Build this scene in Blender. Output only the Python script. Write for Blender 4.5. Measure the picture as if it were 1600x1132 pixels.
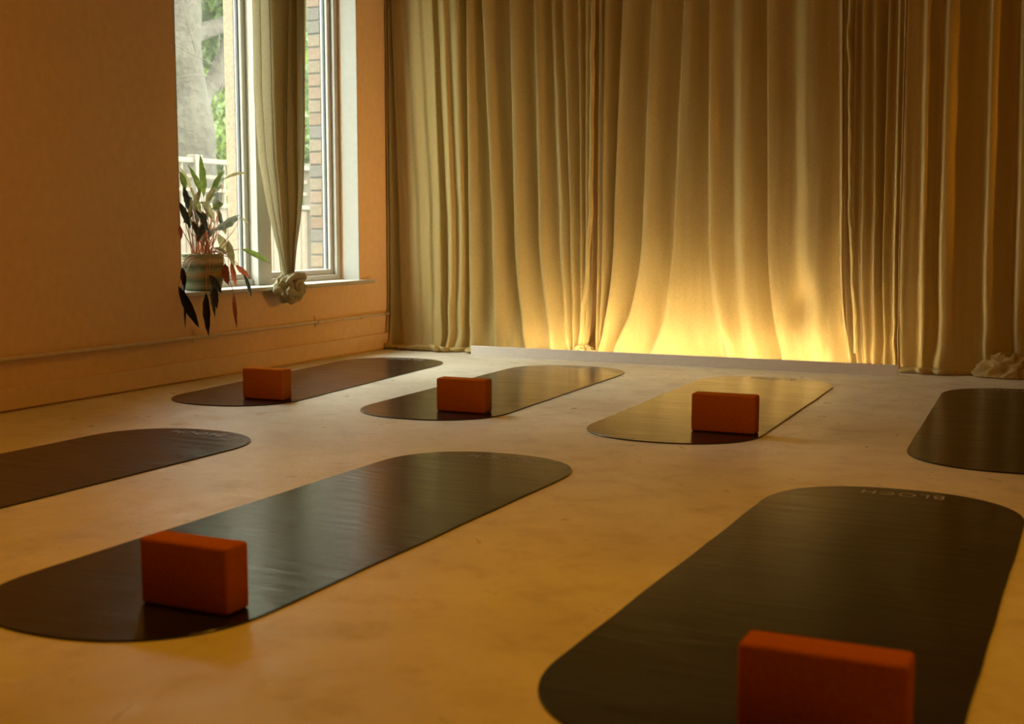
import bpy, bmesh, math, random
import numpy as np
from mathutils import Vector, Matrix, noise
random.seed(7)
rng = np.random.default_rng(7)
S = bpy.context.scene
COL = S.collection
for o in list(bpy.data.objects):
    bpy.data.objects.remove(o)

# ------------------------------------------------------------------ camera
F_PX, CAM_H = 1960.0, 0.83
PITCH = math.atan(212 / F_PX)
YAW = math.atan(940 / math.hypot(F_PX, 212))
cam_d = bpy.data.cameras.new('camera')
cam_d.sensor_width = 36.0
cam_d.lens = 36.0 * F_PX / 1600.0
cam_d.clip_start = 0.05
cam_d.dof.use_dof = True
cam_d.dof.focus_distance = 5.6
cam_d.dof.aperture_fstop = 3.4
cam = bpy.data.objects.new('camera', cam_d)
COL.objects.link(cam)
cam.location = (0, 0, CAM_H)
cam.rotation_euler = (math.pi / 2 - PITCH, 0, YAW)
S.camera = cam
# ------------------------------------------------------------------ world, lights, exposure
world = bpy.data.worlds.new('overcast_sky')
S.world = world
world.use_nodes = True
wb = world.node_tree.nodes['Background']
wb.inputs['Color'].default_value = (0.96, 1.0, 0.93, 1)
wb.inputs['Strength'].default_value = 22.0

def area_light(name, loc, energy, color, size, rot=(0, 0, 0), size_y=None, shape='DISK'):
    l = bpy.data.lights.new(name, 'AREA')
    l.energy = energy; l.color = color; l.shape = shape; l.size = size
    if size_y: l.size_y = size_y
    o = bpy.data.objects.new(name, l)
    COL.objects.link(o); o.location = loc; o.rotation_euler = rot
    return o
AMBER = (1.0, 0.41, 0.015)
area_light('amber_ceiling_lamp', (-2.4, 2.3, 2.94), 24, AMBER, 0.6)
area_light('amber_ceiling_lamp', (0.3, 2.6, 2.94), 24, AMBER, 0.6)
# amber wall lamp on the right-hand wall, close to the plane of the long curtain
wlamp = area_light('amber_wall_lamp', (4.9, 7.0, 1.9), 4.0, AMBER, 0.25, (0, math.radians(84), 0))
wlamp.data.spread = math.radians(24)
# sky portal in the window opening (guides sampling of the daylight, adds none)
pt = area_light('daylight_portal', (-4.86, 6.125, 1.63), 1, (1, 1, 1), 1.75, (0, -math.pi / 2, 0), 2.30, 'RECTANGLE')
pt.rotation_euler = (math.pi / 2, 0, -math.pi / 2)
pt.data.cycles.is_portal = True

vs = S.view_settings
vs.view_transform = 'Standard'
vs.look = 'None'
vs.exposure = 0.0
vs.gamma = 1.0
vs.use_curve_mapping = False

# ------------------------------------------------------------------ projection helper (pixel of the 1600x1132 frame -> point on a plane of the room)
_f = np.array([-math.sin(YAW) * math.cos(PITCH), math.cos(YAW) * math.cos(PITCH), -math.sin(PITCH)])
_r = np.array([math.cos(YAW), math.sin(YAW), 0.0])
_u = np.cross(_r, _f)
_c = np.array([0, 0, CAM_H])
def ray(x, y): return _f + _r * (x - 800) / F_PX - _u * (y - 566) / F_PX
def on_x(x, y, X):
    d = ray(x, y); return Vector(_c + d * (X / d[0]))
def on_y(x, y, Y):
    d = ray(x, y); return Vector(_c + d * (Y / d[1]))

# ------------------------------------------------------------------ materials
def new_mat(name):
    m = bpy.data.materials.new(name); m.use_nodes = True
    nt = m.node_tree
    return m, nt, nt.nodes['Principled BSDF']
def node(nt, t, **kw):
    n = nt.nodes.new(t)
    for k, v in kw.items():
        if k in n.inputs: n.inputs[k].default_value = v
        else: setattr(n, k, v)
    return n
def ramp(nt, fac, stops):
    n = nt.nodes.new('ShaderNodeValToRGB')
    el = n.color_ramp.elements
    while len(el) < len(stops): el.new(0.5)
    for e, (p, c) in zip(el, stops):
        e.position = p; e.color = (*c, 1) if len(c) == 3 else c
    nt.links.new(fac, n.inputs[0])
    return n
def coords(nt, scale=(1, 1, 1), space='Object', rot=(0, 0, 0)):
    tc = nt.nodes.new('ShaderNodeTexCoord')
    mp = nt.nodes.new('ShaderNodeMapping')
    mp.inputs['Scale'].default_value = scale
    mp.inputs['Rotation'].default_value = rot
    nt.links.new(tc.outputs[space], mp.inputs[0])
    return mp.outputs[0]
def plain(name, color, rough=0.6, nscale=30, var=0.12, bump=0.1, spec=0.5, dist=0.004):
    m, nt, b = new_mat(name)
    co = coords(nt)
    n = node(nt, 'ShaderNodeTexNoise', Scale=nscale, Detail=5.0, Roughness=0.6)
    nt.links.new(co, n.inputs['Vector'])
    lo = tuple(c * (1 - var) for c in color); hi = tuple(min(1, c * (1 + var)) for c in color)
    r = ramp(nt, n.outputs['Fac'], [(0.3, lo), (0.7, hi)])
    nt.links.new(r.outputs[0], b.inputs['Base Color'])
    b.inputs['Roughness'].default_value = rough
    b.inputs['Specular IOR Level'].default_value = spec
    if bump:
        bp = node(nt, 'ShaderNodeBump', Strength=bump, Distance=dist)
        nt.links.new(n.outputs['Fac'], bp.inputs['Height'])
        nt.links.new(bp.outputs[0], b.inputs['Normal'])
    return m

def mat_floor():
    m, nt, b = new_mat('painted_concrete')
    co = coords(nt)
    big = node(nt, 'ShaderNodeTexNoise', Scale=1.3, Detail=6.0, Roughness=0.62, Distortion=0.6)
    med = node(nt, 'ShaderNodeTexNoise', Scale=7.0, Detail=8.0, Roughness=0.7, Distortion=0.4)
    fine = node(nt, 'ShaderNodeTexNoise', Scale=70.0, Detail=5.0, Roughness=0.6)
    for n in (big, med, fine): nt.links.new(co, n.inputs['Vector'])
    r = ramp(nt, big.outputs['Fac'], [(0.3, (0.58, 0.53, 0.40)), (0.7, (0.80, 0.765, 0.64))])
    patch = ramp(nt, med.outputs['Fac'], [(0.26, (0.72, 0.68, 0.60)), (0.50, (1, 1, 1))])
    mx = node(nt, 'ShaderNodeMix', data_type='RGBA', blend_type='MULTIPLY')
    mx.inputs[0].default_value = 0.75
    nt.links.new(r.outputs[0], mx.inputs[6]); nt.links.new(patch.outputs[0], mx.inputs[7])
    nt.links.new(mx.outputs[2], b.inputs['Base Color'])
    rr = ramp(nt, med.outputs['Fac'], [(0.3, (0.50,) * 3), (0.65, (0.27,) * 3)])
    nt.links.new(rr.outputs[0], b.inputs['Roughness'])
    b.inputs['Specular IOR Level'].default_value = 0.45
    add = node(nt, 'ShaderNodeMath', operation='MULTIPLY_ADD')
    nt.links.new(fine.outputs['Fac'], add.inputs[0]); add.inputs[1].default_value = 0.10
    nt.links.new(med.outputs['Fac'], add.inputs[2])
    bp = node(nt, 'ShaderNodeBump', Strength=0.35, Distance=0.012)
    nt.links.new(add.outputs[0], bp.inputs['Height'])
    nt.links.new(bp.outputs[0], b.inputs['Normal'])
    return m

def mat_mat():
    m, nt, b = new_mat('charcoal_rubber')
    co = coords(nt, (1.1, 12.0, 1))
    streak = node(nt, 'ShaderNodeTexNoise', Scale=2.2, Detail=6.0, Roughness=0.6, Distortion=0.5)
    nt.links.new(co, streak.inputs['Vector'])
    co2 = coords(nt)
    cloud = node(nt, 'ShaderNodeTexNoise', Scale=4.0, Detail=6.0, Roughness=0.65)
    nt.links.new(co2, cloud.inputs['Vector'])
    c = ramp(nt, cloud.outputs['Fac'], [(0.3, (0.006, 0.006, 0.006)), (0.7, (0.014, 0.0135, 0.013))])
    nt.links.new(c.outputs[0], b.inputs['Base Color'])
    rr = ramp(nt, streak.outputs['Fac'], [(0.3, (0.27,) * 3), (0.7, (0.15,) * 3)])
    nt.links.new(rr.outputs[0], b.inputs['Roughness'])
    b.inputs['IOR'].default_value = 1.48
    bp = node(nt, 'ShaderNodeBump', Strength=0.34, Distance=0.005)
    nt.links.new(streak.outputs['Fac'], bp.inputs['Height'])
    nt.links.new(bp.outputs[0], b.inputs['Normal'])
    return m

def mat_linen(name, color, trans=0.3, warp=(260, 260, 60)):
    m, nt, b = new_mat(name)
    co = coords(nt, warp)
    n = node(nt, 'ShaderNodeTexNoise', Scale=1.0, Detail=3.0, Roughness=0.6)
    nt.links.new(co, n.inputs['Vector'])
    co2 = coords(nt, (22, 22, 1.2))
    n2 = node(nt, 'ShaderNodeTexNoise', Scale=1.0, Detail=5.0, Roughness=0.6)
    nt.links.new(co2, n2.inputs['Vector'])
    r = ramp(nt, n.outputs['Fac'], [(0.3, tuple(c * 0.86 for c in color)), (0.7, tuple(c * 1.1 for c in color))])
    r2 = ramp(nt, n2.outputs['Fac'], [(0.3, (0.9,) * 3), (0.7, (1.0,) * 3)])
    mx = node(nt, 'ShaderNodeMix', data_type='RGBA', blend_type='MULTIPLY'); mx.inputs[0].default_value = 1
    nt.links.new(r.outputs[0], mx.inputs[6]); nt.links.new(r2.outputs[0], mx.inputs[7])
    nt.links.new(mx.outputs[2], b.inputs['Base Color'])
    b.inputs['Roughness'].default_value = 0.75
    b.inputs['Specular IOR Level'].default_value = 0.25
    b.inputs['Sheen Weight'].default_value = 0.25
    b.inputs['Sheen Roughness'].default_value = 0.4
    bp = node(nt, 'ShaderNodeBump', Strength=0.25, Distance=0.003)
    ad = node(nt, 'ShaderNodeMath', operation='ADD')
    nt.links.new(n.outputs['Fac'], ad.inputs[0]); nt.links.new(n2.outputs['Fac'], ad.inputs[1])
    nt.links.new(ad.outputs[0], bp.inputs['Height'])
    nt.links.new(bp.outputs[0], b.inputs['Normal'])
    t = nt.nodes.new('ShaderNodeBsdfTranslucent')
    nt.links.new(mx.outputs[2], t.inputs['Color'])
    ms = nt.nodes.new('ShaderNodeMixShader'); ms.inputs[0].default_value = trans
    nt.links.new(b.outputs[0], ms.inputs[1]); nt.links.new(t.outputs[0], ms.inputs[2])
    nt.links.new(ms.outputs[0], nt.nodes['Material Output'].inputs['Surface'])
    return m

def mat_glass():
    m, nt, b = new_mat('hazy_glass')
    nt.nodes.remove(b)
    tr = nt.nodes.new('ShaderNodeBsdfTransparent'); tr.inputs[0].default_value = (0.96, 0.98, 0.96, 1)
    gl = nt.nodes.new('ShaderNodeBsdfGlossy'); gl.inputs['Roughness'].default_value = 0.02
    veil = nt.nodes.new('ShaderNodeBsdfTranslucent'); veil.inputs[0].default_value = (0.9, 0.9, 0.8, 1)  # translucent share stands in for the bright haze over the garden view
    co = coords(nt)
    n = node(nt, 'ShaderNodeTexNoise', Scale=5.0, Detail=4.0)
    nt.links.new(co, n.inputs['Vector'])
    r = ramp(nt, n.outputs['Fac'], [(0.3, (0.009,) * 3), (0.7, (0.018,) * 3)])
    m1 = nt.nodes.new('ShaderNodeMixShader')
    nt.links.new(r.outputs[0], m1.inputs[0]); nt.links.new(tr.outputs[0], m1.inputs[1]); nt.links.new(veil.outputs[0], m1.inputs[2])
    m2 = nt.nodes.new('ShaderNodeMixShader'); m2.inputs[0].default_value = 0.05
    nt.links.new(m1.outputs[0], m2.inputs[1]); nt.links.new(gl.outputs[0], m2.inputs[2])
    nt.links.new(m2.outputs[0], nt.nodes['Material Output'].inputs['Surface'])
    return m

def mat_leaf(name, c1, c2, rough=0.45, trans=0.25, spec=0.5):
    m, nt, b = new_mat(name)
    co = coords(nt)
    n = node(nt, 'ShaderNodeTexNoise', Scale=40.0, Detail=3.0)
    nt.links.new(co, n.inputs['Vector'])
    r = ramp(nt, n.outputs['Fac'], [(0.35, c1), (0.65, c2)])
    nt.links.new(r.outputs[0], b.inputs['Base Color'])
    b.inputs['Roughness'].default_value = rough
    b.inputs['Specular IOR Level'].default_value = spec
    t = nt.nodes.new('ShaderNodeBsdfTranslucent'); nt.links.new(r.outputs[0], t.inputs['Color'])
    ms = nt.nodes.new('ShaderNodeMixShader'); ms.inputs[0].default_value = trans
    nt.links.new(b.outputs[0], ms.inputs[1]); nt.links.new(t.outputs[0], ms.inputs[2])
    nt.links.new(ms.outputs[0], nt.nodes['Material Output'].inputs['Surface'])
    return m

def mat_pot():
    m, nt, b = new_mat('woven_green')
    co = coords(nt, (1, 1, 1))
    sep = nt.nodes.new('ShaderNodeSeparateXYZ'); nt.links.new(co, sep.inputs[0])
    nz = node(nt, 'ShaderNodeTexNoise', Scale=14.0, Detail=3.0); nt.links.new(co, nz.inputs['Vector'])
    ad = node(nt, 'ShaderNodeMath', operation='MULTIPLY_ADD'); nt.links.new(nz.outputs['Fac'], ad.inputs[0])
    ad.inputs[1].default_value = 0.03; nt.links.new(sep.outputs[2], ad.inputs[2])
    mu = node(nt, 'ShaderNodeMath', operation='MULTIPLY'); nt.links.new(ad.outputs[0], mu.inputs[0]); mu.inputs[1].default_value = 4.6
    g1, g2, g3 = (0.11, 0.14, 0.08), (0.27, 0.29, 0.17), (0.36, 0.24, 0.08)
    r = ramp(nt, mu.outputs[0], [(0.05, g1), (0.2, g2), (0.34, g1), (0.46, g3), (0.55, g2), (0.68, g1), (0.8, (0.5, 0.4, 0.26)), (0.92, g2)])
    nt.links.new(r.outputs[0], b.inputs['Base Color'])
    b.inputs['Roughness'].default_value = 0.8
    return m

M = {}
M['floor'] = mat_floor()
M['wall'] = plain('peach_plaster', (0.74, 0.51, 0.29), 0.8, 22, 0.05, 0.25, 0.3, 0.006)
M['skirting'] = plain('peach_gloss_board', (0.72, 0.51, 0.31), 0.5, 16, 0.05, 0.15, 0.4)
M['ceiling'] = plain('cream_ceiling', (0.60, 0.44, 0.27), 0.9, 12, 0.03, 0.1)
M['white'] = plain('white_paint', (0.42, 0.415, 0.37), 0.5, 25, 0.04, 0.06)
M['reveal'] = plain('white_reveal', (0.34, 0.325, 0.285), 0.7, 25, 0.04, 0.1)
M['gasket'] = plain('dark_gasket', (0.05, 0.055, 0.055), 0.6)
M['weathered'] = plain('weathered_wood', (0.20, 0.15, 0.095), 0.8, 60, 0.25, 0.3)
M['rubber'] = mat_mat()
M['print'] = plain('pale_print', (0.34, 0.32, 0.27), 0.6, 60, 0.15, 0.0)
M['foam'] = plain('orange_foam', (0.40, 0.118, 0.014), 0.9, 160, 0.16, 0.3, 0.0, 0.002)
M['linen'] = mat_linen('khaki_linen', (0.60, 0.462, 0.18), 0.28)
M['linen2'] = mat_linen('sage_linen', (0.46, 0.41, 0.255), 0.30)
M['cove'] = plain('white_board', (0.78, 0.74, 0.70), 0.55, 30, 0.03, 0.05)
M['pipe'] = plain('painted_pipe', (0.62, 0.50, 0.36), 0.35, 40, 0.1, 0.1)
M['glass'] = mat_glass()
M['pot'] = mat_pot()
M['soil'] = plain('soil', (0.05, 0.03, 0.02), 0.95, 80, 0.4, 0.6)
M['stem'] = mat_leaf('red_stem', (0.46, 0.16, 0.045), (0.58, 0.25, 0.08), 0.5, 0.15)
M['leaf_green'] = mat_leaf('leaf_green', (0.07, 0.10, 0.02), (0.13, 0.16, 0.03), 0.4, 0.4)
M['leaf_dark'] = mat_leaf('leaf_dark', (0.022, 0.028, 0.022), (0.045, 0.055, 0.042), 0.3, 0.15)
M['leaf_shiny'] = mat_leaf('leaf_shiny', (0.10, 0.12, 0.09), (0.22, 0.24, 0.18), 0.22, 0.3, 0.8)
M['leaf_red'] = mat_leaf('leaf_red', (0.22, 0.045, 0.02), (0.34, 0.09, 0.03), 0.45, 0.3)
M['leaf_olive'] = mat_leaf('leaf_olive', (0.20, 0.17, 0.07), (0.30, 0.26, 0.12), 0.45, 0.4)
M['leaf_black'] = mat_leaf('leaf_black', (0.006, 0.006, 0.006), (0.012, 0.010, 0.008), 0.5, 0.02, 0.3)
M['bark'] = plain('grey_bark', (0.034, 0.029, 0.022), 0.9, 14, 0.35, 1.0, 0.2, 0.05)
M['foliage'] = mat_leaf('outdoor_foliage', (0.025, 0.050, 0.008), (0.07, 0.115, 0.016), 0.5, 0.45)
M['foliage2'] = mat_leaf('outdoor_foliage_pale', (0.05, 0.085, 0.012), (0.13, 0.19, 0.028), 0.5, 0.45)
M['fence'] = plain('fence_wood', (0.066, 0.050, 0.032), 0.85, 20, 0.22, 0.3)
M['fence_pale'] = plain('fence_pale_wood', (0.066, 0.056, 0.041), 0.85, 20, 0.15, 0.3)
M['ground'] = plain('garden_ground', (0.10, 0.09, 0.06), 0.95, 6, 0.3, 0.4)
M['mortar'] = plain('mortar', (0.07, 0.062, 0.05), 0.95, 50, 0.15, 0.3)
M['brick'] = [plain('brick_%s' % n, c, 0.9, 45, 0.22, 0.5) for n, c in
              (('buff', (0.12, 0.088, 0.056)), ('pink', (0.13, 0.083, 0.055)), ('grey', (0.078, 0.066, 0.055)), ('orange', (0.11, 0.065, 0.04)))]

# LED emitter
m, nt, b = new_mat('warm_led')
b.inputs['Base Color'].default_value = (0.8, 0.7, 0.5, 1)
b.inputs['Emission Color'].default_value = (1.0, 0.76, 0.46, 1)
b.inputs['Emission Strength'].default_value = 80.0
M['led'] = m

# ------------------------------------------------------------------ object helpers
class MB:
    def __init__(s): s.v = []; s.f = []
    def box(s, x0, x1, y0, y1, z0, z1):
        n = len(s.v)
        s.v += [(x0, y0, z0), (x1, y0, z0), (x1, y1, z0), (x0, y1, z0), (x0, y0, z1), (x1, y0, z1), (x1, y1, z1), (x0, y1, z1)]
        s.f += [tuple(n + i for i in q) for q in ((0, 3, 2, 1), (4, 5, 6, 7), (0, 1, 5, 4), (1, 2, 6, 5), (2, 3, 7, 6), (3, 0, 4, 7))]
        return s
    def tube(s, pts, rad, n=10, caps=True):
        pts = [Vector(p) for p in pts]
        k = len(pts); base = len(s.v)
        prev = None
        for i, p in enumerate(pts):
            d = (pts[min(i + 1, k - 1)] - pts[max(i - 1, 0)]).normalized()
            if prev is None:
                a = d.orthogonal().normalized()
            else:
                a = (prev - d * prev.dot(d)).normalized()
            prev = a
            bb = d.cross(a)
            r = rad[i] if hasattr(rad, '__len__') else rad
            for j in range(n):
                t = 2 * math.pi * j / n
                s.v.append(tuple(p + a * math.cos(t) * r + bb * math.sin(t) * r))
        for i in range(k - 1):
            for j in range(n):
                q = base + i * n
                s.f.append((q + j, q + (j + 1) % n, q + n + (j + 1) % n, q + n + j))
        if caps:
            s.f.append(tuple(base + j for j in range(n))[::-1])
            s.f.append(tuple(base + (k - 1) * n + j for j in range(n)))
        return s
    def lathe(s, prof, n=40):
        base = len(s.v); k = len(prof)
        for (r, z) in prof:
            for j in range(n):
                t = 2 * math.pi * j / n
                s.v.append((r * math.cos(t), r * math.sin(t), z))
        for i in range(k - 1):
            for j in range(n):
                q = base + i * n
                s.f.append((q + j, q + (j + 1) % n, q + n + (j + 1) % n, q + n + j))
        return s
    def grid(s, P):
        a, b = P.shape[:2]; n = len(s.v)
        s.v += [tuple(p) for p in P.reshape(-1, 3).tolist()]
        for i in range(a - 1):
            for j in range(b - 1):
                q = n + i * b + j
                s.f.append((q, q + 1, q + b + 1, q + b))
        return s
    def build(s, name, mat, parent=None, smooth=False, bevel=0, loc=None, seg=2):
        me = bpy.data.meshes.new(name)
        me.from_pydata(s.v, [], s.f); me.update()
        if bevel:
            bm = bmesh.new(); bm.from_mesh(me)
            bmesh.ops.recalc_face_normals(bm, faces=bm.faces)
            bmesh.ops.bevel(bm, geom=list(bm.edges), offset=bevel, segments=seg, profile=0.5, affect='EDGES')
            bm.to_mesh(me); bm.free()
        if smooth:
            me.polygons.foreach_set('use_smooth', [True] * len(me.polygons))
        me.materials.append(mat)
        o = bpy.data.objects.new(name, me); COL.objects.link(o)
        if loc: o.location = loc
        if parent is not None: o.parent = parent
        return o
def tag(o, label, cat, group=None, kind=None):
    if label: o['label'] = label
    if cat: o['category'] = cat
    if group: o['group'] = group
    if kind: o['kind'] = kind
    return o
def struct(o, label=None):
    o['kind'] = 'structure'
    if label: o['label'] = label
    return o
def empty(name, loc=(0, 0, 0), rz=0):
    o = bpy.data.objects.new(name, None); COL.objects.link(o)
    o.location = loc; o.rotation_euler = (0, 0, rz); o.empty_display_size = 0.1
    return o
def fbm(x, y, z, sc=1.0, oc=3):
    return noise.fractal(Vector((x * sc, y * sc, z * sc)), 1.0, 2.0, oc)

# ------------------------------------------------------------------ room shell
WX = -4.445                      # room face of the left wall
WO = -4.83                       # outer face of the left wall
Y0, Y1 = 5.25, 7.0               # window opening
Z0, Z1 = 0.470, 2.78
RX, BY, FY, CZ = 5.0, 7.80, -1.6, 3.0
struct(MB().box(WO, RX + 0.2, FY - 0.2, BY + 0.2, -0.12, 0.0).build('floor', M['floor']), 'pale painted concrete floor with scuffed sheen')
struct(MB().box(WO, RX + 0.2, FY - 0.2, BY + 0.2, CZ, CZ + 0.12).build('ceiling', M['ceiling']), 'cream ceiling above the studio')
wl = MB()
wl.box(WO, WX, FY, BY, 0, Z0 - 0.01).box(WO, WX, FY, BY, Z1, CZ)
wl.box(WO, WX, FY, Y0, Z0 - 0.01, Z1)
wl.box(-4.72, WX, Y1, BY, Z0 - 0.01, Z1)
wl.box(WO, -4.72, Y1 + 0.10, BY, Z0 - 0.01, Z1)
wall_left = struct(wl.build('wall_left', M['wall']), 'amber lit plaster wall with the window')
struct(MB().box(WO, RX + 0.2, BY, BY + 0.2, 0, CZ).build('wall_back', M['wall']), 'wall behind the long curtain')
struct(MB().box(RX, RX + 0.2, FY, BY, 0, CZ).build('wall_right', M['wall']), 'right studio wall')
struct(MB().box(WO, RX + 0.2, FY - 0.2, FY, 0, CZ).build('wall_front', M['wall']), 'studio wall behind the viewer')
# skirting with a dark gap under it
sk = MB().box(WX, WX + 0.018, FY, BY, 0.010, 0.110)
struct(sk.build('baseboard_left', M['skirting'], bevel=0.003, seg=1), 'low painted skirting board under the pipe')

# outer brick leaf at the far jamb: one header per course
MB().box(-4.822, -4.722, Y1 + 0.006, Y1 + 0.10, 0.30, Z1).build('mortar_bed', M['mortar'], wall_left)
brick_mesh = []
for i, bm_ in enumerate(M['brick']):
    bo = MB().box(-0.048, 0.048, 0, 0.09, -0.0365, 0.0365).build('brick', bm_, wall_left, bevel=0.004, seg=1)
    brick_mesh.append(bo.data); bpy.data.objects.remove(bo)
zc = 0.43; k = 0
seq = [0, 1, 0, 0, 2, 3, 0, 1, 0, 2, 1, 0, 2, 3, 0, 1, 1, 0, 1, 0, 2, 2, 1, 0, 0]
while zc < Z1 - 0.02:
    o = bpy.data.objects.new('brick', brick_mesh[seq[k % len(seq)]]); COL.objects.link(o)
    o.parent = wall_left
    o.location = (-4.772 + random.uniform(-.003, .003), Y1 - 0.002 + random.uniform(-.003, .002), zc)
    o.rotation_euler = (0, random.uniform(-.02, .02), random.uniform(-.02, .02))
    zc += 0.0845; k += 1

# ------------------------------------------------------------------ window
win = struct(empty('window_1', (-4.6, (Y0 + Y1) / 2, Z0)), 'tall white window with centre mullion and two panes')
def wpart(mb, name, mat, bevel=0.002):
    o = mb.build(name, mat, None, bevel=bevel, seg=1)
    o.parent = win
    o.matrix_parent_inverse = Matrix.Translation(win.location).inverted()
    return o
# lining of the reveal (far jamb, near jamb, head)
wpart(MB().box(-4.56, WX + 0.001, Y1 - 0.006, Y1, Z0, Z1), 'reveal_lining', M['reveal'], 0)
wpart(MB().box(-4.56, WX + 0.001, Y0, Y0 + 0.006, Z0, Z1), 'reveal_lining', M['reveal'], 0)
wpart(MB().box(-4.56, WX + 0.001, Y0 + 0.006, Y1 - 0.006, Z1 - 0.006, Z1), 'reveal_lining', M['reveal'], 0)
# sill with a short horn past the far jamb
sill = MB().box(-4.60, WX, Y0 + 0.001, Y1 - 0.001, Z0 - 0.012, Z0 + 0.012).box(WX, -4.400, Y0 - 0.02, Y1 + 0.125, Z0 - 0.012, Z0 + 0.012)
wpart(sill, 'window_sill', M['white'], 0.003)
FX0, FX1 = -4.672, -4.586        # frame depth
ST = Z0 + 0.012
mb = MB()
mb.box(FX0, FX1, Y0, Y0 + 0.05, ST, Z1); wpart(mb, 'frame_jamb', M['white'])
mb = MB().box(FX0, FX1, Y1 - 0.05, Y1 - 0.006, ST, Z1); wpart(mb, 'frame_jamb', M['white'])
mb = MB().box(FX0, FX1, Y0 + 0.05, Y1 - 0.05, ST, ST + 0.035); wpart(mb, 'frame_rail', M['white'])
mb = MB().box(FX0, FX1, Y0 + 0.05, Y1 - 0.05, Z1 - 0.05, Z1); wpart(mb, 'frame_rail', M['white'])
mb = MB().box(-4.672, -4.55, 6.061, 6.195, ST, Z1 - 0.05); wpart(mb, 'mullion', M['white'], 0.003)
mb = MB().box(-4.765, -4.694, 6.061, 6.175, ST, Z1 - 0.05); wpart(mb, 'weather_strip', M['weathered'])
mb = MB().box(-4.694, -4.672, 6.070, 6.185, ST, Z1 - 0.05); wpart(mb, 'gasket', M['gasket'], 0)
# sashes
for (a, b_) in ((Y0 + 0.05, 6.061), (6.195, Y1 - 0.05)):
    z0, z1 = ST + 0.035, Z1 - 0.05
    w = 0.036
    for nm, bx in (('sash_stile', (a, a + w, z0, z1)), ('sash_stile', (b_ - w, b_, z0, z1)),
                   ('sash_rail', (a + w, b_ - w, z0, z0 + w)), ('sash_rail', (a + w, b_ - w, z1 - w, z1))):
        wpart(MB().box(-4.664, -4.612, *bx), nm, M['white'], 0.004)
    g = 0.008
    for bx in ((a + w, a + w + g, z0 + w, z1 - w), (b_ - w - g, b_ - w, z0 + w, z1 - w)):
        wpart(MB().box(-4.648, -4.632, *bx), 'gasket', M['gasket'], 0)
    wpart(MB().box(-4.6425, -4.6375, a + w, b_ - w, z0 + w, z1 - w), 'pane', M['glass'], 0)

# ------------------------------------------------------------------ pipe along the wall
pipe = empty('wall_pipe', (WX + 0.02, 5, 0.24))
def under(o, p):
    o.parent = p; o.matrix_parent_inverse = p.matrix_basis.inverted(); return o
pts = [(WX + 0.020, y, 0.240 + 0.002 * math.sin(y * 2.1)) for y in np.linspace(-1.4, 7.33, 60)]
under(MB().tube(pts, 0.0105, 10).build('pipe_run', M['pipe'], smooth=True), pipe)
for y in (2.9, 5.336, 6.482):
    mb = MB().box(WX, WX + 0.034, y - 0.007, y + 0.007, 0.2285, 0.2515)
    mb.box(WX, WX + 0.006, y - 0.006, y + 0.006, 0.205, 0.275)
    under(mb.build('pipe_clip', M['pipe'], bevel=0.002, seg=1), pipe)
for y in (4.72, 7.0):
    under(MB().tube([(WX + 0.020, y - 0.025, 0.24), (WX + 0.020, y + 0.025, 0.24)], 0.0135, 12).build('pipe_coupler', M['pipe']), pipe)
tag(pipe, 'thin painted pipe running along the wall below the window', 'pipe')

# ------------------------------------------------------------------ long curtain
CY = 7.52
# ridge: px at y=0, px at y=330, px at the foot, crispness, depth in metres
RID_A = [(597, 603, 608, .5, .05), (603, 611, 616, .55, .05), (612, 630, 640, .6, .045), (634, 655, 664, .3, .018), (658, 676, 684, .3, .016), (680, 693, 698, .3, .014), (698, 711, 708, .25, .05),
         (718, 727, 724, .35, .03), (735, 738, 740, .82, .09), (759, 775, 786, .82, .085), (802, 809, 834, .84, .09),
         (842, 848, 878, .78, .075), (869, 882, 898, .7, .06), (886, 897, 906, .65, .045), (910, 912, 915, .75, .05), (921, 921, 921, .6, .035), (934, 931, 927, .7, .03)]
RID_B = [(941, 939, 936, .6, .03), (949, 946, 941, .8, .07), (978, 965, 938, .84, .085), (1025, 1010, 962, .84, .085), (1075, 1060, 1022, .84, .085),
         (1113, 1114, 1150, .84, .08), (1165, 1165, 1188, .6, .05), (1203, 1204, 1228, .84, .085), (1265, 1268, 1294, .6, .05), (1318, 1318, 1331, .84, .06)]
RID_C = [(1321, 1321, 1334, .6, .04), (1340, 1335, 1342, .75, .06), (1352, 1350, 1354, .6, .04), (1370, 1369, 1368, .7, .055), (1392, 1383, 1388, .8, .08), (1408, 1402, 1404, .6, .05), (1418, 1409, 1409, .6, .03)]
RID_D = [(1420, 1411, 1408, .8, .08), (1452, 1446, 1444, .7, .055), (1487, 1476, 1480, .62, .06), (1554, 1545, 1548, .84, .09), (1600, 1596, 1592, .75, .09),
         (1660, 1655, 1650, .8, .09), (1735, 1735, 1735, .8, .09), (1800, 1805, 1800, .7, .08), (1880, 1880, 1885, .8, .09), (1970, 1970, 1975, .8, .09), (2070, 2070, 2070, .7, .08), (2180, 2180, 2180, .8, .09), (2300, 2300, 2300, .8, .09)]
def px_to_x(px, row, off=0.0):
    return on_y(px, row, CY + off).x
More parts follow.
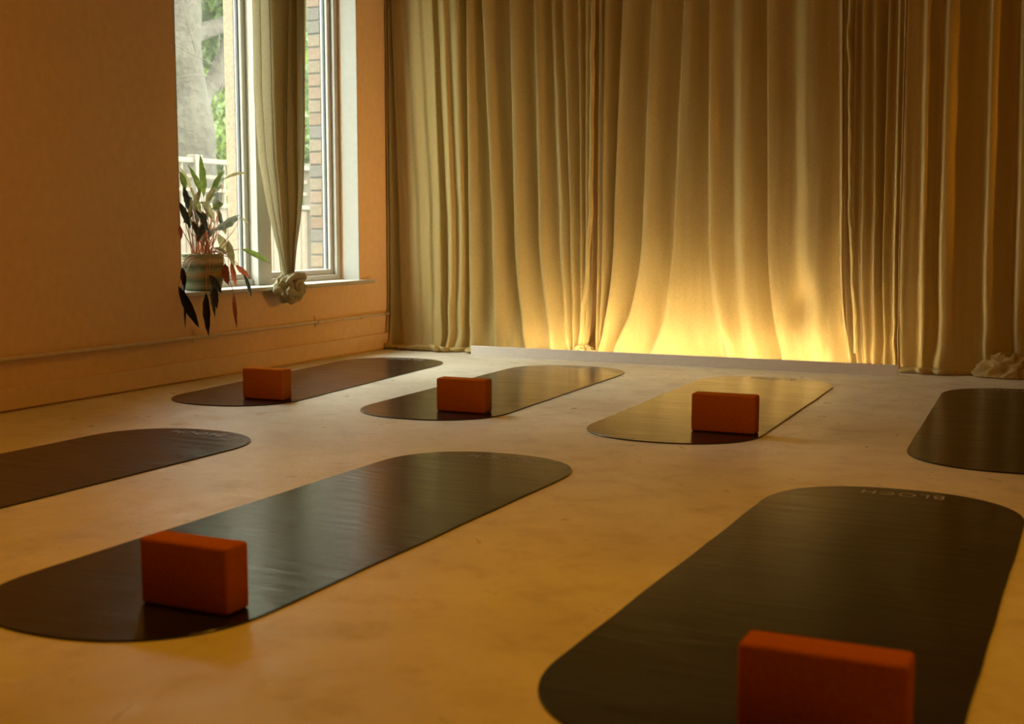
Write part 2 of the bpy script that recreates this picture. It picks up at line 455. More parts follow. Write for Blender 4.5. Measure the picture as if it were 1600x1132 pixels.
def curtain(name, ridges, y_off, mat, nx_per=26, seed=0, flare=0.10, puddle=0.05, top=2.80, extra=None):
    offs = np.interp([r[1] for r in ridges], y_off[0], y_off[1])
    R = np.array([[px_to_x(a, 0, q), px_to_x(b_, 330, q), px_to_x(c, 540, q)] for (a, b_, c, _, _), q in zip(ridges, offs)])
    R = np.maximum(R, WX + 0.012 + 0.014 * np.arange(len(R))[:, None])
    tmv = np.array([r[3] for r in ridges]); Av = np.array([r[4] for r in ridges])
    nseg = len(ridges) - 1
    # vertical parameter: hanging part then the roll on the floor
    zs = np.concatenate([np.linspace(top, 0.7, 70), np.linspace(0.68, 0.07, 60), np.linspace(0.065, 0.03, 6)])
    nroll = 14
    T = np.concatenate([np.linspace(0, 1, nx_per, endpoint=False) + i for i in range(nseg)] + [np.array([nseg])])
    idx = np.minimum(T.astype(int), nseg - 1); t = T - idx
    P = np.zeros((len(zs) + nroll, len(T), 3))
    prof_x = None
    def row(z):
        zm, zt = 0.92, 2.25
        if z >= zm:
            a = min((z - zm) / (zt - zm), 1.35)
            rx = R[:, 1] + (R[:, 0] - R[:, 1]) * a
        else:
            s = (zm - z) / zm
            rx = R[:, 1] + (R[:, 2] - R[:, 1]) * s ** 2.2
        x = rx[idx] * (1 - t) + rx[idx + 1] * t
        # sawtooth: gentle right-hand face after the ridge, steep left-hand face before the next
        tm = tmv[idx + 1]
        g = np.where(t < tm, 0.5 - 0.5 * np.cos(np.pi * t / tm), 0.5 + 0.5 * np.cos(np.pi * (t - tm) / (1 - tm)))
        g = g ** 1.15
        A = Av[idx + 1]
        amp = 0.85 + 0.25 * min(max((1.4 - z) / 1.4, 0), 1)
        y = A * g * amp
        return x, y
    ph = seed * 13.7
    for i, z in enumerate(zs):
        x, y = row(z)
        fl = flare * max(0.0, (0.42 - z) / 0.42) ** 2
        wob = np.array([fbm(xx * 9 + ph, 0.35 * z + ph, 0, 1, 3) for xx in x[::4]])
        wob = np.interp(np.arange(len(x)), np.arange(0, len(x), 4), wob)
        wf = np.array([fbm(xx * 5 + ph, 2.2 * z, 3.0, 1, 3) for xx in x[::4]])
        wf = np.interp(np.arange(len(x)), np.arange(0, len(x), 4), wf)
        low = max(0.0, (0.5 - z) / 0.5)
        yy = CY + offs[idx] * (1 - t) + offs[idx + 1] * t - 0.05 + y * (1 - 0.35 * low ** 2) - fl + 0.010 * wob + (0.004 + 0.035 * low ** 1.5) * wf
        xx = x + 0.03 * low ** 2 * wf
        P[i, :, 0] = xx; P[i, :, 1] = yy; P[i, :, 2] = z
    # roll on the floor: a soft lip that comes forward and tucks back under
    x, y = P[len(zs) - 1, :, 0], P[len(zs) - 1, :, 1]
    lip = np.array([0.5 + 0.9 * fbm(a * 4.2 + ph, 1.7, ph, 1, 3) for a in x]).clip(0.15, 1.3)
    hgt = np.array([0.5 + 0.8 * fbm(a * 6.0 + ph, 8.1, ph, 1, 3) for a in x]).clip(0.2, 1.2)
    for j in range(nroll):
        a = (j + 1) / nroll
        th = a * math.pi
        fwd = puddle * lip * (math.sin(th) ** 0.8 if th < math.pi - 1e-6 else 0)
        zz = 0.004 + (0.026) * (0.5 + 0.5 * math.cos(th)) * np.ones_like(x)
        bump = 0.055 * (hgt - 0.2) * math.sin(th) ** 2 * (puddle / 0.09)
        P[len(zs) + j, :, 0] = x + 0.01 * (hgt - .5)
        P[len(zs) + j, :, 1] = y - fwd
        P[len(zs) + j, :, 2] = zz + bump * (1 - a)
    if extra: extra(P, zs)
    o = MB().grid(P[::-1]).build(name, mat, smooth=True)
    return o
def dent(P, zs):
    # shallow oval hollow and pinch low on the panel
    c = on_y(1255, 470, CY)
    d2 = ((P[:, :, 0] - c.x) / 0.06) ** 2 + ((P[:, :, 2] - c.z) / 0.13) ** 2
    P[:, :, 1] += 0.045 * np.exp(-d2)
cA = curtain('long_curtain', RID_A, ((600, 630, 710, 727, 740, 850, 890), (-0.13, -0.10, -0.145, -0.12, -0.10, -0.02, 0.0)), M['linen'], seed=1, flare=0.05, puddle=0.12)
tag(cA, 'grey-green linen curtain panel with narrow folds hanging in the corner by the window', 'curtain', 'long curtains')
cB = curtain('long_curtain', RID_B, ((900, 1330), (-0.01, -0.01)), M['linen'], seed=2, nx_per=44, flare=0.05, puddle=0.04, extra=dent)
tag(cB, 'widest golden linen curtain panel glowing brightest behind the low white board', 'curtain', 'long curtains')
cC = curtain('long_curtain', RID_C, ((1322, 1342, 1402), (0.03, 0.03, 0.0)), M['linen'], seed=3, nx_per=30, flare=0.06, puddle=0.05)
tag(cC, 'narrow bunched brown-gold curtain panel above the right end of the white board', 'curtain', 'long curtains')
cD = curtain('long_curtain', RID_D, ((1411, 1450, 1900), (-0.05, -0.07, -0.07)), M['linen'], seed=4, nx_per=44, flare=0.05, puddle=0.09)
tag(cD, 'dark brown curtain panel at the right edge, its hem crumpled on the floor', 'curtain', 'long curtains')

# crumpled heaps of hem on the floor
def crumple(name, loc, rx, ry, rz, seed, parent, mat, twist=2.0, n=90, m_=60, amp=0.45):
    P = np.zeros((m_, n, 3))
    for i in range(m_):
        ph = (i / (m_ - 1)) * math.pi * 0.5
        for j in range(n):
            th = 2 * math.pi * j / (n - 1)
            d = Vector((math.cos(th) * math.cos(ph), math.sin(th) * math.cos(ph), math.sin(ph)))
            q = d * 1.7 + Vector((seed, seed * .7, 0))
            w = noise.noise(q) * 1.2
            rid = 1 - abs(noise.noise(Vector((d.x * 1.7 + w * .7 + seed, d.y * 1.0 - w * .7, d.z * 1.5 + twist * w * .6)))) * 2
            r = 0.72 + amp * (rid - 0.5) * 0.7 + 0.10 * noise.noise(q * 2.2)
            P[i, j] = (d.x * r * rx, d.y * r * ry, max(0.002, d.z * r * rz))
    o = MB().grid(P).build(name, mat, smooth=True)
    o.location = loc
    return under(o, parent)
def hem_strip(pts_px, y, w, parent, seed, mat):
    rows = np.linspace(0, 1, 150)
    P = np.zeros((150, 9, 3))
    ys = [p[1] for p in pts_px]; xs = [p[0] for p in pts_px]
    for i, a in enumerate(rows):
        py = ys[0] + (ys[-1] - ys[0]) * a
        c = on_y(float(np.interp(py, ys, xs)), py, y)
        for k in range(9):
            q = k / 8
            cr = 0.007 * noise.noise(Vector((seed + q * 1.5, c.z * 14, 0))) + 0.004 * noise.noise(Vector((seed + q * 3, c.z * 34, 2)))
            P[i, k] = (c.x + (q - .5) * w + 0.010 * noise.noise(Vector((seed, c.z * 5, 7))), y - 0.014 * math.sin(math.pi * q) + cr, max(c.z, .01))
    return under(MB().grid(P[::-1]).build('hem_edge', mat, smooth=True), parent)
hem_strip([(929, -120), (927, 0), (923, 330), (916, 440), (906, 545)], 7.435, 0.030, cA, 2.0, M['linen'])
hem_strip([(1329, -120), (1328, 0), (1329, 330), (1338, 552)], 7.46, 0.026, cB, 5.0, M['linen'])
crumple('tucked_hem', (-3.03, 7.43, 0.004), 0.10, 0.05, 0.09, 3.3, cA, M['linen'], amp=0.4)
crumple('crumpled_hem', (-0.50, 7.36, 0.004), 0.21, 0.11, 0.17, 9.1, cD, M['linen'], amp=0.3)

# ------------------------------------------------------------------ low board with the light strip behind it
cove = empty('cove_board', (-2.385, 7.19, 0))
under(MB().box(-3.72, -1.045, 7.18, 7.198, 0.0, 0.062).build('face_board', M['cove'], bevel=0.0015, seg=1), cove)
under(MB().box(-3.32, -1.22, 7.204, 7.226, 0.004, 0.018).build('light_strip', M['led']), cove)
tag(cove, 'long low white board on the floor along the foot of the gold curtain', 'board')

# ------------------------------------------------------------------ mats
def text_mesh(s, size):
    cu = bpy.data.curves.new('lettering', 'FONT'); cu.body = s; cu.size = size
    cu.align_x = 'CENTER'; cu.align_y = 'CENTER'; cu.space_character = 1.12; cu.extrude = 0.0003
    cu.offset = -0.0004
    o = bpy.data.objects.new('lettering', cu); COL.objects.link(o)
    bpy.context.view_layer.update()
    me = bpy.data.meshes.new_from_object(o.evaluated_get(bpy.context.evaluated_depsgraph_get()))
    bpy.data.objects.remove(o); bpy.data.curves.remove(cu)
    me.materials.clear(); me.materials.append(M['print'])
    return me
letters = text_mesh('BLOCH', 0.072)
def yoga_mat(cx, cy, w, L, rz, label, seed):
    hw, hl = w / 2, L / 2; dep = hw * 0.95; n = 2.25
    pts = []
    N = 36
    for e in (1, -1):
        for i in range(N + 1):
            a = math.pi * i / N
            c, s = math.cos(a), math.sin(a)
            x = hw * math.copysign(abs(c) ** (2 / n), c) * e
            y = (hl - dep + dep * abs(s) ** (2 / n)) * e
            pts.append((x, y))
        # straight side with a slightly wavy cut
        x0 = -hw * e
        for i in range(1, 24):
            y = (hl - dep) * e * (1 - 2 * i / 24)
            pts.append((x0 + 0.003 * noise.noise(Vector((seed, y * 5, e))), y))
    k = len(pts); mb = MB()
    th = 0.0055
    for (x, y) in pts: mb.v.append((x, y, 0.0004))
    for (x, y) in pts: mb.v.append((x, y, th - 0.001))
    for (x, y) in pts:
        l = math.hypot(x, y); mb.v.append((x - x / l * 0.0012, y - y / l * 0.0012, th))
    for r in range(2):
        for i in range(k):
            mb.f.append((r * k + i, r * k + (i + 1) % k, (r + 1) * k + (i + 1) % k, (r + 1) * k + i))
    mb.f.append(tuple(2 * k + i for i in range(k)))
    mb.f.append(tuple(range(k))[::-1])
    root = empty('yoga_mat', (cx, cy, 0), rz)
    mb.build('mat_sheet', M['rubber'], root)
    t = bpy.data.objects.new('lettering', letters); COL.objects.link(t)
    t.parent = root; t.location = (0.005, hl - 0.085, th + 0.0004); t.rotation_euler = (0, 0, math.pi)
    t['label'] = 'pale BLOCH lettering'
    tag(root, label, 'yoga mat', 'charcoal yoga mats')
    return root
MATS = [(-3.87, 5.71, .66, 2.22, .085, 'dark grey yoga mat in the far row nearest the window wall'),
        (-2.77, 5.755, .70, 2.23, .038, 'far row yoga mat, grey at its near end and golden at its far end'),
        (-1.605, 5.67, .725, 2.26, .030, 'yoga mat in the far row with golden sheen along its whole length'),
        (-.325, 5.66, .74, 2.36, .045, 'dark brown yoga mat without a block, cut off by the right edge'),
        (-1.95, 2.945, .70, 2.25, 0.0, 'dark green-grey yoga mat in the near row with an orange block at the lower left'),
        (-.555, 2.92, .74, 2.25, 0.0, 'near-black yoga mat at the lower right, its lettering clear to read'),
        (-3.275, 2.905, .70, 2.25, 0.0, 'dark yoga mat without a block, cut off by the left edge')]
for i, a in enumerate(MATS): yoga_mat(*a, i * 3.1)

# ------------------------------------------------------------------ foam blocks
def foam_block(x0, y0, w, d, h, rz, label):
    bm = bmesh.new()
    bmesh.ops.create_cube(bm, size=1)
    bmesh.ops.scale(bm, vec=(w, d, h), verts=bm.verts)
    bmesh.ops.bevel(bm, geom=list(bm.edges), offset=0.009, segments=4, profile=0.5, affect='EDGES')
    bmesh.ops.translate(bm, vec=(0, 0, h / 2), verts=bm.verts)
    me = bpy.data.meshes.new('foam_block'); bm.to_mesh(me); bm.free()
    me.polygons.foreach_set('use_smooth', [True] * len(me.polygons))
    me.materials.append(M['foam'])
    o = bpy.data.objects.new('foam_block', me); COL.objects.link(o)
    c, s = math.cos(rz), math.sin(rz)
    o.location = (x0 + c * w / 2 - s * d / 2, y0 + s * w / 2 + c * d / 2, 0.0056)
    o.rotation_euler = (0, 0, rz)
    return tag(o, label, 'yoga block', 'orange foam yoga blocks')
foam_block(-3.751, 4.85, .232, .077, .148, .03, 'small orange foam block on the far mat nearest the window wall')
foam_block(-2.706, 4.885, .242, .077, .150, .03, 'orange foam block in the middle of the far three')
foam_block(-1.508, 4.845, .262, .077, .155, .03, 'orange foam block on the golden far mat')
foam_block(-1.895, 2.075, .238, .078, .148, 0.0, 'large orange foam block on the near green-grey mat at lower left')
foam_block(-.523, 1.95, .270, .080, .150, 0.0, 'reddish orange foam block at the bottom edge on the near-black mat')

# ------------------------------------------------------------------ knotted window curtain
kc = empty('knotted_curtain', (-4.355, 6.09, 0.38))
XK = -4.345
edgeL = [(0, 393), (150, 396), (250, 403), (330, 418), (380, 430), (425, 442), (440, 447)]
edgeR = [(0, 479), (200, 478), (290, 476), (340, 471), (390, 463), (425, 459), (440, 457)]
def lerp_t(tab, y): return np.interp(y, [a for a, _ in tab], [b_ for _, b_ in tab])
rows = np.concatenate([[-200, -120, -60], np.linspace(0, 440, 60)])
nth = 420
P = np.zeros((len(rows), nth, 3))
for i, r in enumerate(rows):
    yy = max(r, 0)
    a = on_x(float(lerp_t(edgeL, yy)), r, XK); b_ = on_x(float(lerp_t(edgeR, yy)), r, XK)
    w_ = b_.y - a.y
    z = (a.z + b_.z) / 2
    conv = max(0, min(1, (r - 120) / 300))
    hd = 0.042 * (1 - conv) + 0.024 * conv
    for j in range(nth):
        q = j / (nth - 1)
        env = min(1, max(0.12, (q - 0.02) / 0.22)) * min(1, (1 - q) / 0.04 + 0.3)
        ph = 2 * math.pi * (6.2 * q + 0.5 * math.sin(5.1 * q + 0.6) + 0.10 * math.sin(9 * q + 0.008 * r))
        am = hd * env * (0.75 + 0.35 * math.sin(11 * q + 1.0))
        P[i, j] = (XK + am * math.sin(ph) + 0.004 * noise.noise(Vector((q * 6, z * 2, 5))),
                   a.y + w_ * q + w_ * 0.035 * env * math.sin(2 * ph + 0.5), z)
under(MB().grid(P).build('drape', M['linen2'], smooth=True), kc)
Q = P[:, int(nth * 0.26):, :].copy()          # thicker part: second sheet added behind to block daylight through the cloth
Q[:, :, 0] -= 0.035; Q[:, :, 1] = Q[:, :, 1] * 0.94 + 0.06 * Q[:, :, 1].mean(axis=1, keepdims=True)
under(MB().grid(Q).build('drape_light_block', M['linen2'], smooth=True), kc)
# the knot: a rosette of twisted cloth
kn = Vector((XK + 0.005, 6.082, 0.468))
n1, n2 = 110, 150
P = np.zeros((n1, n2, 3))
for i in range(n1):
    ph = math.pi * i / (n1 - 1)              # 0 faces the room (+X)
    for j in range(n2):
        th = 2 * math.pi * j / (n2 - 1)
        d = Vector((math.cos(ph), math.sin(ph) * math.cos(th), math.sin(ph) * math.sin(th)))
        sw = noise.noise(d * 1.6 + Vector((4, 1, 2)))
        spiral = abs(math.sin(1.5 * th + 4.2 * ph + 2.2 * sw)) ** 0.6
        lump = noise.noise(d * 2.3 + Vector((1.3, 7, 0)))
        r = 0.68 + 0.38 * spiral + 0.22 * lump + 0.05 * noise.noise(d * 9)
        e = max(0, -d.z)
        P[i, j] = (d.x * r * 0.068, d.y * r * 0.118 * (1 - 0.25 * e), d.z * r * 0.092)
o = MB().grid(P).build('knot', M['linen2'], smooth=True); o.location = kn; under(o, kc)
# wrap of cloth over the knot's neck
pts = []; rad = []
for i in range(40):
    a = i / 39
    th = -0.5 + a * 3.9
    pts.append(kn + Vector((0.03 + 0.035 * math.sin(th * 0.9), 0.085 * math.cos(th), 0.045 + 0.035 * math.sin(th))))
    rad.append(0.006 + 0.016 * math.sin(math.pi * a) + 0.004 * noise.noise(Vector((a * 9, 0, 0))))
under(MB().tube(pts, rad, 12).build('knot_wrap', M['linen2'], smooth=True), kc)
pts = []; rad = []
for i in range(40):
    a = i / 39
    th = 2.4 + a * 3.4
    pts.append(kn + Vector((0.045 + 0.02 * math.sin(th), 0.06 * math.cos(th) - 0.012, -0.012 + 0.05 * math.sin(th))))
    rad.append(0.005 + 0.013 * math.sin(math.pi * a))
under(MB().tube(pts, rad, 12).build('knot_wrap', M['linen2'], smooth=True), kc)
tag(kc, 'sage linen curtain tied in a knot hanging in front of the window sill', 'curtain')

# ------------------------------------------------------------------ potted plant on the sill
PX, PYc, PZ = -4.482, 5.475, ST
pl = empty('potted_plant', (PX, PYc, PZ))
prof = [(0.001, 0.0), (0.088, 0.0), (0.094, 0.004)]
nb = 13
for i in range(nb):
    z0 = 0.006 + i * 0.0147
    rr = 0.095 + 0.018 * math.sin(min(1, (i + 1) / nb * 1.1) * math.pi * 0.62)
    prof += [(rr - 0.0016, z0), (rr + 0.0012, z0 + 0.004), (rr + 0.0016, z0 + 0.0075), (rr + 0.0008, z0 + 0.011)]
ztop = prof[-1][1]; rtop = prof[-1][0]
prof += [(rtop + 0.002, ztop + 0.004), (rtop - 0.001, ztop + 0.007), (rtop - 0.008, ztop + 0.005), (rtop - 0.009, ztop - 0.03)]
pot = MB().lathe(prof, 56).build('pot', M['pot'], pl, smooth=True)
soil_prof = [(rtop - 0.009, ztop - 0.022), (0.07, ztop - 0.014), (0.04, ztop - 0.008), (0.0005, ztop - 0.006)]
MB().lathe(soil_prof, 40).build('soil', M['soil'], pl, smooth=True)

LEAVES = [  # base px, tip px, width px, material, X of the leaf, bend
    ((318, 309), (312, 240), 11, 'leaf_green', -4.47, .03), ((314, 305), (293, 254), 9, 'leaf_green', -4.45, .05), ((331, 309), (351, 262), 13, 'leaf_green', -4.44, .03),
    ((299, 293), (281, 257), 6, 'leaf_olive', -4.50, .04), ((290, 296), (280, 265), 9, 'leaf_green', -4.43, .05), ((348, 281), (388, 267), 5, 'leaf_olive', -4.50, .10),
    ((286, 292), (294, 327), 9, 'leaf_dark', -4.40, .05), ((281, 316), (298, 356), 9, 'leaf_dark', -4.41, .06), ((305, 328), (327, 364), 9, 'leaf_dark', -4.38, .06),
    ((300, 346), (312, 372), 9, 'leaf_dark', -4.37, .05), ((312, 316), (335, 346), 18, 'leaf_olive', -4.42, .05), ((339, 332), (336, 303), 13, 'leaf_shiny', -4.50, .04),
    ((334, 360), (374, 331), 14, 'leaf_shiny', -4.42, .06), ((346, 349), (353, 366), 8, 'leaf_olive', -4.46, .05), ((341, 366), (357, 392), 13, 'leaf_olive', -4.44, .05),
    ((356, 375), (366, 416), 11, 'leaf_olive', -4.42, .06), ((377, 389), (423, 407), 9, 'leaf_green', -4.38, .04), ((368, 414), (391, 430), 9, 'leaf_red', -4.38, .05),
    ((361, 410), (369, 446), 8, 'leaf_red', -4.38, .04), ((352, 412), (357, 446), 14, 'leaf_red', -4.36, .05), ((381, 429), (393, 462), 6, 'leaf_dark', -4.36, .04),
    ((365, 458), (370, 513), 6, 'leaf_red', -4.35, .03), ((279, 447), (311, 509), 13, 'leaf_black', -4.35, .05), ((322, 458), (326, 525), 11, 'leaf_black', -4.34, .03),
    ((334, 444), (339, 482), 9, 'leaf_dark', -4.35, .04), ((329, 452), (336, 496), 6, 'leaf_dark', -4.345, .03), ((287, 448), (289, 512), 4, 'leaf_black', -4.36, .02),
    ((285, 418), (289, 452), 8, 'leaf_black', -4.36, .03), ((280, 352), (283, 373), 6, 'leaf_red', -4.42, .05), ((334, 388), (356, 392), 6, 'leaf_olive', -4.42, .05),
    ((297, 292), (309, 312), 4, 'leaf_olive', -4.44, .05), ((327, 430), (346, 455), 11, 'leaf_dark', -4.35, .05), ((300, 330), (286, 345), 9, 'leaf_dark', -4.42, .05),
    ((306, 345), (303, 318), 7, 'leaf_olive', -4.46, .04), ((321, 330), (331, 290), 8, 'leaf_shiny', -4.52, .04), ((300, 320), (290, 300), 7, 'leaf_dark', -4.48, .04),
    ((318, 345), (310, 322), 10, 'leaf_olive', -4.45, .04), ((325, 372), (340, 352), 8, 'leaf_shiny', -4.46, .04), ((374, 340), (390, 350), 4, 'leaf_olive', -4.42, .05)]
_rl = random.Random(5)
for _ in range(14):
    bx, by = _rl.uniform(293, 342), _rl.uniform(318, 358)
    an = _rl.uniform(0.15, 0.85) * math.pi * (1 if _rl.random() < .6 else -1)
    ln = _rl.uniform(20, 38)
    LEAVES.append(((bx, by), (bx + math.cos(an) * ln * .8, by - math.sin(an) * ln), _rl.uniform(6, 10),
                   _rl.choice(['leaf_dark', 'leaf_olive', 'leaf_shiny', 'leaf_green', 'leaf_dark']), _rl.uniform(-4.53, -4.40), .05))
LEAVES = [l for l in LEAVES if l[1][0] > 277]
crown = Vector((PX, PYc, PZ + ztop - 0.012))
pxm = 0.00345                                 # metres per pixel at the plant
def leaf_mesh(base, tip, w, bend, seed):
    ax = tip - base; L = ax.length; a = ax / L
    view = (Vector(_c) - base).normalized()
    rg = random.Random(seed)
    nrm = (view + Vector((rg.uniform(-.5, .5), rg.uniform(-.5, .5), rg.uniform(-.2, .6)))).normalized()
    side = a.cross(nrm).normalized(); nrm = side.cross(a).normalized()
    n = 16; P = np.zeros((n + 1, 7, 3))
    for i in range(n + 1):
        t = i / n
        hw = w * 0.5 * (math.sin(math.pi * t ** 0.82) ** 0.95 if 0 < t < 1 else 0) + 0.0004
        c = base + a * (L * t) + nrm * (bend * L * 4 * t * (1 - t) * 0.5) + Vector((0, 0, -0.02 * t * t * abs(a.y)))
        for k in range(7):
            s = (k - 3) / 3
            rip = 0.07 * w * abs(s) * math.sin(t * 22 + seed + (1.5 if s > 0 else 0))
            ew = 1 + 0.04 * math.sin(t * 22 + seed * 2) * abs(s)
            p = c + side * (s * hw * ew) + nrm * (abs(s) * hw * 0.35 + rip)
            P[i, k] = p
    return P
for i, (b0, t0, w, mt, X, bend) in enumerate(LEAVES):
    base = on_x(*b0, X); tip = on_x(*t0, X + (0.02 if i % 2 else -0.015))
    P = leaf_mesh(base, tip, w * pxm * 1.05, bend * 2, i * 1.7)
    lo = under(MB().grid(P).build('leaf', M[mt], smooth=True), pl)
    # petiole from the crown to the leaf base
    s0 = crown + Vector((random.uniform(-.04, .04), random.uniform(-.05, .05), -0.005))
    hang = base.z < crown.z + 0.02
    mid = (s0 + base) / 2 + (Vector((0.04, (base.y - s0.y) * .25, 0.10 if hang else 0.02)))
    pts = []
    for q in range(11):
        t = q / 10
        pts.append(s0 * (1 - t) ** 2 + mid * 2 * t * (1 - t) + base * t * t)
    st_ = MB().tube(pts, [0.0028 - 0.0012 * q / 10 for q in range(11)], 6).build('stalk', M['stem'], smooth=True)
    st_.parent = lo; st_.matrix_parent_inverse = pl.matrix_basis.inverted() @ Matrix.Identity(4)
    st_.matrix_parent_inverse = (pl.matrix_basis @ lo.matrix_parent_inverse @ lo.matrix_basis).inverted()
for i in range(14):                            # bare red stalks fanning from the soil
    s0 = crown + Vector((random.uniform(-.04, .04), random.uniform(-.055, .055), -0.006))
    e = on_x(random.uniform(292, 344), random.uniform(335, 372), -4.46 + random.uniform(-.04, .04))
    mid = (s0 + e) / 2 + Vector((0, (s0.y - e.y) * .15, 0.02))
    pts = [s0 * (1 - t) ** 2 + mid * 2 * t * (1 - t) + e * t * t for t in np.linspace(0, 1, 9)]
    under(MB().tube(pts, [0.003 - 0.001 * q / 8 for q in range(9)], 6).build('stalk', M['stem'], smooth=True), pl)
tag(pl, 'leafy plant with red stalks in a banded green pot on the window sill', 'plant')

# ------------------------------------------------------------------ garden outside
struct(MB().box(-40, WO, -20, 45, -0.35, -0.25).build('ground_outside', M['ground']), 'garden ground outside the window')
fx = -7.5
fence = empty('garden_fence', (fx, 9.5, -0.25))
board_data = None
for i, y in enumerate(np.arange(6.4, 13.2, 0.118)):
    if board_data is None:
        o = MB().box(-0.009, 0.009, -0.055, 0.055, -0.25, 0.99).build('fence_board', M['fence'], bevel=0.003, seg=1); board_data = o.data
    else:
        o = bpy.data.objects.new('fence_board', board_data); COL.objects.link(o)
    o.location = (fx + random.uniform(-.004, .004), y, random.uniform(-.006, .006)); under(o, fence)
for z in (1.02, 1.42):
    under(MB().box(fx - 0.03, fx + 0.04, 6.3, 13.2, z - 0.022, z + 0.022).build('fence_rail', M['fence_pale'], bevel=0.004, seg=1), fence)
for y in np.arange(7.28, 13.2, 1.8):
    under(MB().box(fx - 0.045, fx + 0.06, y - 0.05, y + 0.05, -0.25, 1.47).build('fence_post', M['fence_pale'], bevel=0.005, seg=1), fence)
for y in np.arange(6.5, 13.1, 0.30):
    under(MB().box(fx - 0.008, fx + 0.008, y - 0.016, y + 0.016, 1.04, 1.40).build('trellis_bar', M['fence']), fence)
for z in (1.16, 1.28):
    under(MB().box(fx + 0.008, fx + 0.018, 6.3, 13.1, z - 0.016, z + 0.016).build('trellis_bar', M['fence']), fence)
tag(fence, 'pale wooden garden fence with trellis top seen through the window', 'fence')

def limb(mb, pts, rad, n=14, rough=0.06):
    out = []; rr = []
    for i in range(len(pts) - 1):
        a, b_ = Vector(pts[i]), Vector(pts[i + 1])
        st = 6
        for q in range(st):
            t = q / st
            p = a.lerp(b_, t); r = rad[i] * (1 - t) + rad[i + 1] * t
            j = Vector((noise.noise(p * 1.3), noise.noise(p * 1.3 + Vector((5, 0, 0))), 0)) * r * rough * 4
            out.append(p + j); rr.append(r * (1 + rough * noise.noise(p * 2.2)))
    out.append(Vector(pts[-1])); rr.append(rad[-1])
    mb.tube(out, rr, n)
def leaf_cloud(name, centers, n, mat, parent, size=0.07, seed=1):
    rg = np.random.default_rng(seed)
    V = []; Fs = []
    for q in range(n):
        c = centers[rg.integers(len(centers))]
        d = rg.normal(size=3); d /= np.linalg.norm(d)
        p = np.array(c[:3]) + d * c[3] * (0.35 + 0.65 * rg.random() ** 0.4) * np.array([1, 1, .8])
        u = rg.normal(size=3); u /= np.linalg.norm(u)
        w = np.cross(u, rg.normal(size=3)); w /= np.linalg.norm(w)
        s = size * (0.6 + 0.8 * rg.random())
        k = len(V)
        V += [tuple(p - u * s), tuple(p + w * s * .45), tuple(p + u * s), tuple(p - w * s * .45)]
        Fs.append((k, k + 1, k + 2, k + 3))
    mb = MB(); mb.v = V; mb.f = Fs
    o = mb.build(name, mat); o['kind'] = 'stuff'
    return under(o, parent)
# big forked tree
TX = -9.4
def tp(x, y, X=TX): return on_x(x, y, X)
tr = empty('forked_tree', (TX, tp(292, 240).y, -0.25))
mb = MB()
b0 = tp(292, 240)
limb(mb, [Vector((TX, b0.y, -0.3)), tp(294, 225), tp(297, 165), tp(291, 100), tp(287, 20), tp(285, -120)], [.32, .245, .225, .19, .175, .15], 28, .2)
under(mb.build('trunk', M['bark'], smooth=True), tr)
mb = MB(); limb(mb, [tp(306, 172), tp(318, 148), tp(335, 128), tp(346, 100), tp(358, 62), tp(375, 0)], [.16, .11, .10, .085, .075, .06], 12)
under(mb.build('branch', M['bark'], smooth=True), tr)
mb = MB(); limb(mb, [tp(290, 62), tp(312, 50), tp(340, 42), tp(365, 30), tp(410, -10)], [.14, .10, .09, .08, .05], 12)
under(mb.build('branch', M['bark'], smooth=True), tr)
mb = MB(); limb(mb, [tp(333, 130), tp(348, 132), tp(357, 122)], [.07, .05, .02], 10)
under(mb.build('branch', M['bark'], smooth=True), tr)
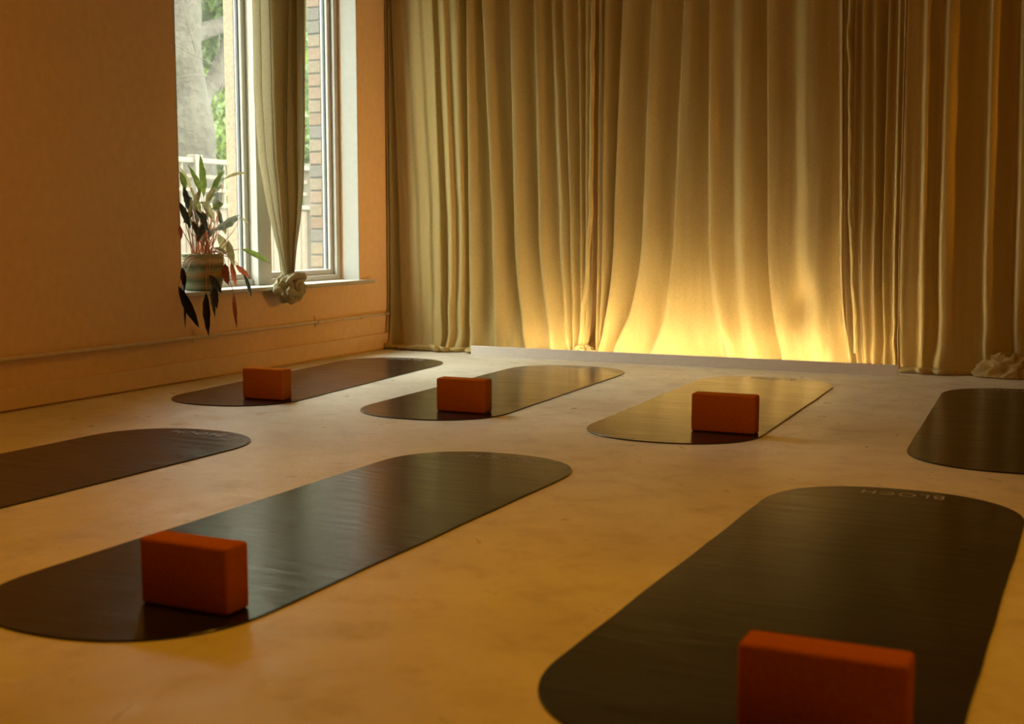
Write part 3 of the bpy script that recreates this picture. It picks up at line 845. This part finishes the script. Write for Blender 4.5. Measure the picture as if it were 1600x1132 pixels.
for pp in ([(274, 70), (300, 85), (325, 95), (345, 115)], [(276, 122), (300, 117), (328, 120)], [(285, 0), (295, 45), (306, 82)], [(270, 8), (295, 10), (302, 0)], [(343, 55), (341, 80), (344, 98)], [(350, 130), (342, 150), (337, 165)]):
    mb = MB(); mb.tube([tp(x, y, TX + 0.5) for x, y in pp], [.008, .007, .006, .004][:len(pp)], 6)
    under(mb.build('twig', M['bark'], smooth=True), tr)
cen = [(*tp(x, y, X), r) for x, y, X, r in ((330, -60, -9.8, .8), (300, -120, -9.2, .9), (380, -60, -9.5, .8), (345, 15, -10.2, .35), (330, 75, -10.6, .35), (355, 40, -10.4, .4), (420, 20, -10, .7), (480, -20, -10, .7))]
leaf_cloud('crown', cen, 5200, M['foliage'], tr, 0.07, 3)
tag(tr, 'grey tree trunk with a forked branch just beyond the fence', 'tree')
def bush(name, label, specs, n, mat, seed, size=0.07):
    c0 = on_x(specs[0][0], specs[0][1], specs[0][2])
    rt = empty(name, (c0.x, c0.y, -0.25))
    mb = MB(); limb(mb, [Vector((c0.x, c0.y, -0.3)), Vector((c0.x, c0.y, c0.z))], [.07, .03], 8)
    under(mb.build('stem', M['bark'], smooth=True), rt)
    leaf_cloud('foliage', [(*on_x(x, y, X), r) for x, y, X, r in specs], n, mat, rt, size, seed)
    tag(rt, label, 'bush')
bush('leafy_bush', 'bright green leafy bush growing right of the tree trunk', [(340, 200, -11, .55), (350, 160, -11.3, .55), (345, 235, -10.5, .4), (365, 200, -11.2, .6), (335, 130, -11.8, .5), (322, 232, -10.4, .3)], 6500, M['foliage2'], 11, .06)
bush('hedge_bush', 'green bush behind the fence seen between curtain and brick', [(490, 230, -10, .6), (470, 260, -9.6, .5), (480, 150, -11, .6), (470, 320, -9.3, .4)], 3000, M['foliage'], 12, .07)

# background foliage, added tall and wide to block the low sky
rg = np.random.default_rng(21)
cl = []
for i in range(420):
    y = rg.uniform(-8, 34); top = 7.2 + 3.6 * min(1, max(0, (y - 9) / 8)) + rg.uniform(-.8, .8)
    cl.append((rg.uniform(-19, -13.5), y, rg.uniform(0.2, top), rg.uniform(.7, 1.3)))
belt = empty('sky_screen_foliage', (-15, 12, -0.25))
tag(belt, 'dense green background foliage behind the tree trunk, extended to block low sky', 'foliage')
leaf_cloud('foliage', cl, 42000, M['foliage2'], belt, 0.23, 31)
